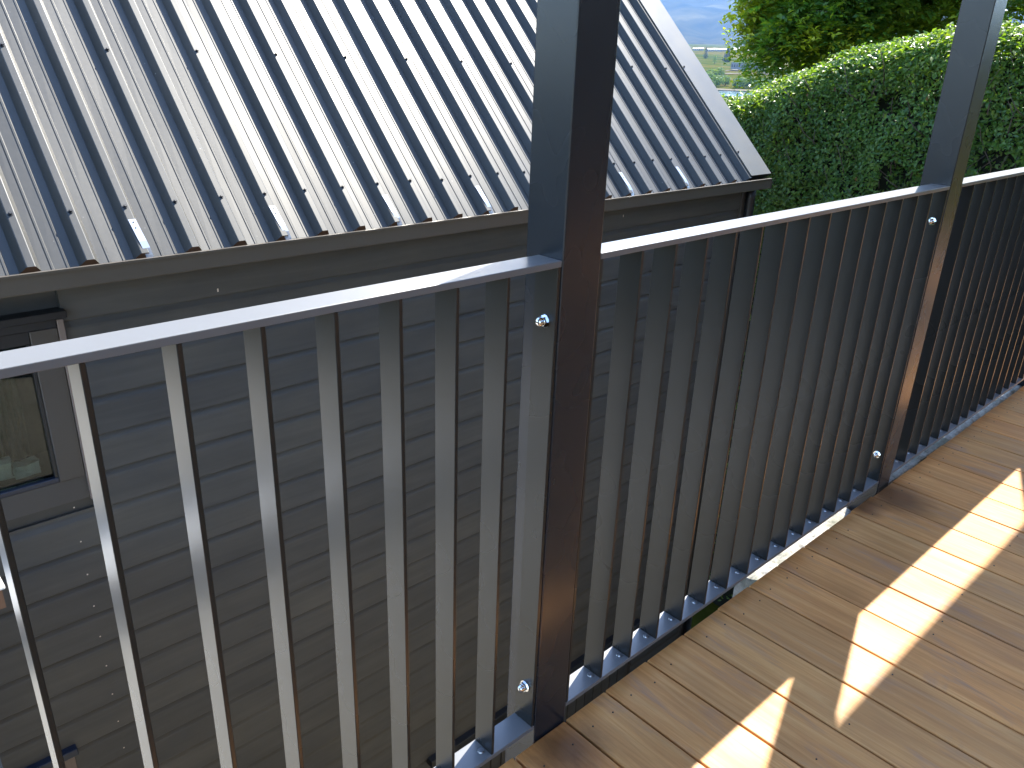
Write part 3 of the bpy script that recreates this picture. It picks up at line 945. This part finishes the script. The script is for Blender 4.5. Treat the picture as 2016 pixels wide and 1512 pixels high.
# ------------------------------------------------------------------ hedge
def hedge():
    H = tag(empty('hedge', (7.4, 2.5, -3.0)), 'tall clipped green hedge beyond the railing, sunlit along its top', 'hedge')
    off = Vector((7.4, 2.5, -3.0))
    from mathutils import noise as mn
    # path of the front face foot: y from far (7.5) to near (-1.2)
    def face_x(y): return 7.55 - 0.10 * (3.4 - y) * (1 if y < 3.4 else 0.4)
    def top_z(y):
        return float(np.interp(y, [-1.5, 0.8, 1.4, 2.0, 2.8, 3.4, 4.1, 5.2, 8.0], [1.75, 1.72, 1.68, 1.63, 1.49, 1.26, 0.98, 0.86, 0.80])) - 0.05
    TH = 1.15
    def bulge(y, z):
        return 0.16 * mn.noise(Vector((y * 1.3, z * 1.4, 1.7))) + 0.07 * mn.noise(Vector((y * 4.0, z * 4.0, 5.1)))
    cen, nrm = [], []
    ry = RNG.uniform
    NF = 98000
    n = 0
    while n < NF:
        y = ry(-1.4, 6.5); zt_ = top_z(y)
        z = ry(-1.0, zt_) if n % 8 else ry(-4.8, -0.8)
        d = abs(RNG.normal(0, 0.07))
        b = bulge(y, z)
        hole = mn.noise(Vector((y * 2.1, z * 2.4, 9.0)))
        if hole < -0.34 and z > 0.1 and y < 3.0: d += 0.13 + 0.22 * RNG.random()
        edge = max(0.0, 1 - (zt_ - z) / 0.25)
        x = face_x(y) - b + d + edge * edge * 0.16
        cen.append((x, y, z)); nrm.append((-1.0, 0, 0.35 + 0.5 * edge)); n += 1
    NT_ = 50000
    for _ in range(NT_):
        y = ry(-1.4, 6.5); u = ry(0, 1)
        x = face_x(y) + 0.05 + u * TH
        z = top_z(y) + 0.07 * mn.noise(Vector((x * 3, y * 3, 0.4))) + 0.05 * mn.noise(Vector((x * 9, y * 9, 2.4))) - abs(RNG.normal(0, 0.05)) - (0.05 if u < 0.06 else 0)
        if RNG.random() < 0.035: z += RNG.uniform(0.03, 0.11)
        cen.append((x, y, z)); nrm.append((-0.25, 0, 1.0))
    cen = np.array(cen); nrm = np.array(nrm)
    N = len(cen)
    nn = nrm / np.linalg.norm(nrm, axis=1, keepdims=True) + rand_unit(N) * 0.75
    up = np.array([[0, 0, 0.7]]) + rand_unit(N) * 0.9
    ln = RNG.uniform(0.030, 0.058, N); wdv = ln * RNG.uniform(0.42, 0.58, N)
    me = leaf_mesh('leaves', cen - np.array(off), nn, up, ln, wdv)
    tag(link('leaves', me, M['hedge'], H), kind='stuff')
    # pale young shoots along the top, sunlight put into their leaf colour
    ns = 19000
    yy = RNG.uniform(-1.4, 6.5, ns); uu = RNG.uniform(-0.02, 1, ns) ** 1.0
    sc = np.array([(face_x(y) - 0.03 + u * TH, y, top_z(y) + 0.02 + 0.07 * mn.noise(Vector((y * 3, u * 3, 0.4))) + RNG.uniform(-0.03, 0.07) - (0.34 * RNG.random() if u < 0.16 else 0)) for y, u in zip(yy, uu)])
    sn = np.array([[-0.3, 0, 1.0]]) + rand_unit(ns) * 0.9
    su = np.array([[0, 0, 1.0]]) + rand_unit(ns) * 0.8
    sl_ = RNG.uniform(0.04, 0.07, ns)
    tag(link('young_shoots', leaf_mesh('young_shoots', sc - np.array(off), sn, su, sl_, sl_ * 0.5), M['shoot'], H), kind='stuff')
    # dead leaves
    sel = RNG.choice(N, 140, replace=False)
    me = leaf_mesh('dry_leaves', cen[sel] - np.array(off) + np.array([-0.03, 0, 0.01]), nn[sel], up[sel], ln[sel], wdv[sel])
    tag(link('dry_leaves', me, M['dry'], H), kind='stuff')
    # twigs
    specs = []
    for _ in range(420):
        y = RNG.uniform(-1.2, 4.4); z = RNG.uniform(-0.3, top_z(y) - 0.30)
        x = face_x(y) + RNG.uniform(0.02, 0.25)
        p = Vector((x, y, z)) - off
        d = Vector((-0.35 + RNG.normal(0, .35), RNG.normal(0, .5), 0.8)).normalized()
        L = RNG.uniform(0.15, 0.42)
        specs.append(([p, p + d * L * .5 + Vector((RNG.normal(0, .02), RNG.normal(0, .02), 0)), p + d * L], [0.005, 0.004, 0.0022]))
    tag(link('twigs', merge_tubes('twigs', specs, 4), M['twig'], H), kind='stuff')
    # stems and dark inside
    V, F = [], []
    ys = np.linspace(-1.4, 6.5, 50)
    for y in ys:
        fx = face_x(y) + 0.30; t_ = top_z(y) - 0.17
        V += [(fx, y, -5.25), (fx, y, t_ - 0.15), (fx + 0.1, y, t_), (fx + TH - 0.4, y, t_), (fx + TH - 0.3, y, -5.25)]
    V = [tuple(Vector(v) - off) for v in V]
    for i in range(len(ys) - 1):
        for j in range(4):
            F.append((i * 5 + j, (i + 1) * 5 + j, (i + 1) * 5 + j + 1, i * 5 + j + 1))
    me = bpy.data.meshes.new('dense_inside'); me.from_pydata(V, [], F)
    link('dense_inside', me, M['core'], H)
    for y in np.linspace(-1.1, 6.2, 12):
        x = face_x(y) + 0.55
        link('stem', tube_mesh('stem', [Vector((x, y, -5.2)) - off, Vector((x + .03, y + .05, -2.0)) - off, Vector((x, y, 0.2)) - off], [0.05, 0.035, 0.02], 6), M['bark'], H)
hedge()

# ------------------------------------------------------------------ trees beyond the hedge
def tree(name, label, base, crown, n_limb, n_leaf, spread, seed, m):
    """crown: list of (center, radii) lobes"""
    rr = np.random.default_rng(seed)
    T = tag(empty(name, base), label, 'tree', 'broadleaf trees beyond the hedge')
    b = Vector(base)
    c0 = Vector(crown[0][0])
    fork = Vector((base[0], base[1], c0.z - 1.0))
    link('trunk', tube_mesh('trunk', [Vector((0, 0, 0)), (fork - b) * 0.5 + Vector((.08, .05, 0)), fork - b, c0 - b + Vector((0, 0, 1.5))], [0.26, 0.2, 0.16, 0.06], 10), M['bark'], T)
    ends = []
    specs = []
    for i in range(n_limb):
        c, rad = crown[i % len(crown)]
        v = rand_unit(1)[0] if False else rr.normal(size=3); v /= np.linalg.norm(v)
        e = Vector((c[0] + v[0] * rad[0] * 0.8, c[1] + v[1] * rad[1] * 0.8, c[2] + v[2] * rad[2] * 0.75))
        s = fork + Vector((0, 0, rr.uniform(-0.2, 1.6)))
        mid = s.lerp(e, 0.5) + Vector((rr.normal(0, .2), rr.normal(0, .2), rr.uniform(0.1, 0.5)))
        r0 = rr.uniform(0.035, 0.085)
        specs.append(([s - b, mid - b, e - b], [r0, r0 * 0.6, r0 * 0.22]))
        for k in range(4):
            t = rr.uniform(0.35, 1.0)
            p = s.lerp(mid, t * 2) if t < 0.5 else mid.lerp(e, t * 2 - 1)
            d = Vector(rr.normal(size=3)); d.z *= 0.4; d.normalize()
            tip = p + d * rr.uniform(0.5, 1.1)
            specs.append(([p - b, p.lerp(tip, .5) - b + Vector((0, 0, .06)), tip - b], [r0 * 0.35, r0 * 0.22, 0.005]))
            ends.append((p, tip))
        ends.append((mid, e))
    for i in range(0, len(specs), 5):
        o = link('limb', merge_tubes('limb', specs[i:i + 5], 6), M['bark'], T)
    # leaf sprays: pinnate leaves along hanging stalks at the twig ends and through the lobes
    cen, nrm, up = [], [], []
    n_spray = n_leaf // 9
    lob_w = np.array([r[0] * r[1] * r[2] for _, r in crown]); lob_w /= lob_w.sum()
    for i in range(n_spray):
        if rr.random() < 0.35:
            p, tip = ends[rr.integers(len(ends))]
            t = rr.uniform(0.3, 1.05)
            o = p.lerp(tip, t) + Vector(rr.normal(0, 0.16, 3))
        else:
            c, rad = crown[rr.choice(len(crown), p=lob_w)]
            v = rr.normal(size=3); v /= np.linalg.norm(v)
            rr_ = rr.uniform(0.55, 1.0) ** 0.6
            wob = 1 + 0.22 * math.sin(v[0] * 7 + v[2] * 5) + 0.12 * math.sin(v[1] * 13 + v[2] * 9)
            o = Vector((c[0] + v[0] * rad[0] * rr_ * wob, c[1] + v[1] * rad[1] * rr_ * wob, c[2] + v[2] * rad[2] * rr_ * wob))
        if math.degrees(math.atan2(o.y - CAM.y, o.x - CAM.x)) > 32.6: continue
        d = Vector((rr.normal(0, 1), rr.normal(0, 1), rr.normal(-0.35, 0.4))).normalized()
        side = d.cross(Vector((0, 0, 1))).normalized()
        Ls = rr.uniform(0.18, 0.30)
        droop = rr.uniform(0.0, 0.12)
        nv = Vector((rr.normal(0, .35), rr.normal(0, .35), 1)).normalized()
        for k in range(9):
            t = (k // 2 + 0.6) / 4.6
            sgn = 1 if k % 2 else -1
            q_ = o + d * Ls * t - Vector((0, 0, droop * t * t))
            if k == 8: lv = d
            else: lv = (side * sgn * 1.0 + d * 0.55).normalized()
            cen.append(q_ + lv * 0.035); nrm.append(nv + Vector(rr.normal(0, .25, 3))); up.append(lv)
    cen = np.array([tuple(c - b) for c in cen]); nrm = np.array([tuple(x) for x in nrm]); up = np.array([tuple(x) for x in up])
    ln = rr.uniform(0.075, 0.125, len(cen)); wv = ln * rr.uniform(0.38, 0.5, len(cen))
    tag(link('crown', leaf_mesh('crown', cen, nrm, up, ln, wv, 0.15), m, T), kind='stuff')
    return T
def polar(az, r, z=0.0):
    return (CAM.x + r * math.cos(R(az)), CAM.y + r * math.sin(R(az)), z)
c1 = polar(25.5, 14.5, 2.95)
lobes = [(polar(25.0, 14.8, 2.75), (1.7, 1.7, 1.35)), (polar(29.4, 14.2, 2.15), (0.95, 0.95, 0.85)), (polar(27.0, 14.0, 1.85), (1.0, 1.0, 0.60)),
         (polar(21.5, 14.6, 2.9), (1.3, 1.3, 0.95)), (polar(28.5, 14.6, 3.6), (1.25, 1.25, 1.0)), (polar(22.5, 15.2, 4.2), (1.8, 1.8, 1.2))]
ash = tree('ash_tree', 'leafy green tree with pinnate leaves and yellow lit left edge above the hedge', polar(24, 14.9, -5.2), lobes, 26, 130000, 1, 5, M['ash'])
yl = []  # gold leaves: sunlight on the crown's edge put into leaf colour
for c_, r_, n_ in ((polar(31.75, 14.0, 2.15), (0.26, 0.30, 0.62), 520), (polar(32.0, 14.0, 2.75), (0.28, 0.30, 0.30), 260), (polar(27.6, 13.6, 1.75), (0.7, 0.5, 0.22), 160)):
    for _ in range(n_):
        yl.append([c_[k] + RNG.normal(0, r_[k] * 0.55) for k in range(3)])
yl = np.array(yl); ny = len(yl)
yc = np.repeat(yl, 5, axis=0) + RNG.normal(0, 0.05, (ny * 5, 3)) - np.array(ash.location)
yv = RNG.uniform(0.08, 0.13, ny * 5)
tag(link('young_leaves', leaf_mesh('young_leaves', yc, np.array([[0, 0, 1.0]]) + rand_unit(ny * 5) * 0.7, rand_unit(ny * 5), yv, yv * 0.45), M['gold'], ash), kind='stuff')
lobes2 = [(polar(15.2, 12.5, 2.9), (1.2, 1.2, 1.0)), (polar(12.0, 12.8, 3.4), (1.4, 1.4, 1.2)), (polar(16.8, 13.0, 3.3), (0.9, 0.9, 0.9))]
tree('maple_tree', 'dark green tree at the right edge behind the far post', polar(13, 13.2, -5.2), lobes2, 12, 45000, 1, 9, M['ash'])

# ------------------------------------------------------------------ far side of the lake
def gz(r): return float(polar_z(r, 0))
def far_crown(kind, h, w, seed, n):
    rr = np.random.default_rng(seed)
    cen, nrm = [], []
    for _ in range(n):
        u = rr.random()
        if kind == 'conifer':
            t = u ** 1.4; rad = w * 0.5 * (1 - t) ** 0.8 * (0.75 + 0.35 * rr.random()) * min(1, 0.45 + t * 5)
            a = rr.uniform(0, 6.283)
            cen.append((rad * math.cos(a), rad * math.sin(a), h * (0.04 + 0.96 * t))); nrm.append((math.cos(a), math.sin(a), 0.5))
        else:
            v = rr.normal(size=3); v /= np.linalg.norm(v)
            k = 0.8 + 0.25 * math.sin(v[0] * 5 + seed) * math.sin(v[2] * 6 + seed * 2)
            cen.append((v[0] * w * .5 * k, v[1] * w * .5 * k, h * 0.5 + v[2] * h * .48 * k)); nrm.append(tuple(v))
    cen = np.array(cen); nrm = np.array(nrm) + rand_unit(n) * 0.5
    s = RNG.uniform(0.8, 1.6, n) * (w * 0.10)
    return leaf_mesh('crown', cen, nrm, rand_unit(n), s, s * 0.8)
def far_tree(name, label, az, r, h, w, kind, seed, group):
    p = polar(az, r, 0); p = (p[0], p[1], gz(math.hypot(p[0], p[1])) - 0.3)
    T = tag(empty(name, p), label, 'tree', group)
    link('trunk', tube_mesh('trunk', [(0, 0, 0), (0, 0, h * 0.35), (0, 0, h * 0.7)], [w * 0.05, w * 0.035, w * 0.01], 6), M['bark'], T)
    tag(link('crown', far_crown(kind, h, w, seed, 420 if kind == 'conifer' else 520), M['far_dark'] if kind == 'conifer' else M['far_green'], T), kind='stuff')
far_tree('conifer_tree', 'dark narrow conifer on the far plain, left one of the two', 34.62, 1950, 23, 12, 'conifer', 1, 'conifers across the lake')
far_tree('conifer_tree', 'broad dark conifer on the far plain, right one of the two', 33.24, 1750, 26, 19, 'conifer', 2, 'conifers across the lake')
far_tree('poplar_tree', 'slim green tree beside the roof edge on the far plain', 36.05, 2000, 19, 6, 'bush', 31, 'trees across the lake')
wl = [(34.3, 985, 15, 17), (33.7, 955, 13, 16), (33.15, 975, 12, 13), (32.2, 950, 12, 19), (31.6, 960, 13, 18), (31.0, 955, 12, 19), (30.4, 962, 12, 19), (29.8, 960, 13, 20), (29.1, 960, 13, 20),
      (34.1, 1090, 12, 18), (33.55, 1120, 13, 12), (32.6, 1460, 9, 20), (32.15, 1430, 10, 12), (34.0, 1600, 16, 8), (30.2, 1250, 10, 16), (29.2, 1230, 11, 18)]
for i, (az, r, h, w) in enumerate(wl):
    side = ['leftmost willow by the roof edge', 'second willow from the roof edge', 'third willow from the roof edge', 'fourth willow along the shore', 'fifth willow along the shore', 'sixth willow along the shore', 'seventh willow along the shore', 'eighth willow along the shore', 'last willow along the shore before the hedge hides it',
            'round bush above the leftmost willow', 'small pointed tree above the shore willows', 'dark bush left of the long building road', 'bush beside the far road', 'thin tree standing alone on the meadow', 'bush right of the long building', 'bush behind the tree crown edge'][i]
    far_tree('willow_tree', 'far green ' + side, az, r, h, w, 'bush', 40 + i, 'trees across the lake')

def far_building(name, label, az, r, L, D, H, roofm, wallm, wins, gable=True, lift=0.0):
    p = polar(az, r, 0); p = (p[0], p[1], gz(math.hypot(p[0], p[1])) - 0.5 + lift)
    B = tag(empty(name, p), label, 'building')
    B.rotation_euler = (0, 0, R(az - 90))
    box('wall', -L / 2, L / 2, -D / 2, D / 2, 0, H, wallm, B)
    if gable:
        prof = [(-D / 2 - 0.6, H + 0.01), (D / 2 + 0.6, H + 0.01), (0, H + D * 0.28)]
        link('roof', extrude_profile('roof', prof, 'X', -L / 2 - 0.6, L / 2 + 0.6), roofm, B)
    else:
        box('roof', -L / 2 - 0.5, L / 2 + 0.5, -D / 2 - 0.5, D / 2 + 0.5, H + 0.01, H + 0.9, roofm, B)
    for k in range(wins):
        x = -L / 2 + L * (k + 0.5) / wins
        box('window', x - L / wins * 0.3, x + L / wins * 0.3, -D / 2 - 0.08, -D / 2 - 0.01, H * 0.35, H * 0.8, M['far_win'], B)
    return B
far_building('long_building', 'long low dark building with white base across the lake', 31.85, 1330, 50, 14, 8.5, M['far_wall'], M['far_wall'], 14, False, 1.5)
far_building('marquee', 'white peaked roof beside the broad conifer in the far town', 32.55, 2450, 42, 24, 5, M['far_roof'], M['far_roof'], 5)
towns = [(35.3, 2480, 16), (34.95, 2500, 13), (34.4, 2460, 18), (34.05, 2500, 14), (33.75, 2480, 15), (33.5, 2520, 12), (32.1, 2480, 18)]
for i, (az, r, L) in enumerate(towns):
    far_building('town_house', 'small pale house in the far town, number %s from the left roof edge' % ['one', 'two', 'three', 'four', 'five', 'six', 'seven'][i], az, r, L, 10, 5, M['far_roof'] if i % 2 else M['far_cream'], M['far_cream'], 3)
far_building('white_shed', 'low white roofed shed on the far shore behind the tree', 30.3, 1290, 26, 12, 4.5, M['far_roof'], M['far_cream'], 5)
# pale roads on the far plain: strips that follow the ground
def strip(name, pts, w):
    V, F = [], []
    P = [Vector(polar(a, r)) for a, r in pts]
    fine = []
    for a, b in zip(P, P[1:]):
        for k in range(12): fine.append(a.lerp(b, k / 12))
    fine.append(P[-1])
    for i, p in enumerate(fine):
        d = (fine[min(i + 1, len(fine) - 1)] - fine[max(i - 1, 0)]); d.z = 0; d.normalize()
        s = Vector((-d.y, d.x, 0))
        for sg in (-1, 1):
            c = p + s * w * 0.5 * sg
            V.append((c.x, c.y, gz(math.hypot(c.x, c.y)) + (math.sin(c.x * 0.006) * math.cos(c.y * 0.005) * 3.0 if math.hypot(c.x, c.y) > 1000 else 0) + 0.9))
    for i in range(len(fine) - 1): F.append((2 * i, 2 * i + 1, 2 * i + 3, 2 * i + 2))
    me = bpy.data.meshes.new(name); me.from_pydata(V, [], F)
    tag(link(name, me, M['road']), kind='structure')
strip('road', [(33.4, 1180), (32.5, 1210), (31.5, 1225), (30.6, 1230), (29.4, 1300)], 16)
strip('track', [(33.3, 1290), (32.7, 1340), (32.3, 1500), (31.9, 1620)], 9)
strip('shore', [(34.4, 922), (33.2, 920), (32.0, 921), (30.0, 920)], 9)

# ------------------------------------------------------------------ haze
hz = bpy.data.materials.new('air_haze'); hz.use_nodes = True
t = hz.node_tree; t.nodes.clear()
pv = t.nodes.new('ShaderNodeVolumePrincipled')
pv.inputs['Color'].default_value = (0.32, 0.57, 1.0, 1)
pv.inputs['Density'].default_value = 0.000040
pv.inputs['Anisotropy'].default_value = 0.2
ho = t.nodes.new('ShaderNodeOutputMaterial')
t.links.new(pv.outputs[0], ho.inputs['Volume'])
tag(box('haze', -9300, 9300, -9300, 9300, -40, 900, hz), kind='stuff')

# ------------------------------------------------------------------ unseen pale slabs and trees left of the garage, added for their reflections
tag(box('yard_path', -14.0, 0.02, 1.95, 14.0, -5.3, -3.4, M['slab']), kind='structure')
tag(box('landing', -7.0, 0.02, 0.16, 1.94, -1.6, -0.6, M['slab'], None, 0.01, 1), kind='structure')  # added slab, raised so its sunlit top reflects in the balusters
for i, (az, r, h, w) in enumerate([(100, 17, 6.4, 6), (112, 15, 6.7, 7), (124, 16, 7.0, 7), (136, 15, 6.7, 7), (148, 16, 7.0, 7), (160, 15, 6.7, 7), (172, 14, 6.4, 6)]):
    p = polar(az, r, -5.3)  # trees put in out of view to darken the reflected sky
    T = tag(empty('garden_tree', p), 'tall garden tree left of the garage, ' + ['first', 'second', 'third', 'fourth', 'fifth', 'sixth', 'seventh'][i] + ' counting from the ridge', 'tree', 'garden trees left of the garage')
    link('trunk', tube_mesh('trunk', [(0, 0, 0), (0, 0, h * 0.35), (0, 0, h * 0.7)], [0.22, 0.16, 0.05], 8), M['bark'], T)
    tag(link('crown', far_crown('bush', h, w, 70 + i, 2600), M['far_dark'], T), kind='stuff')
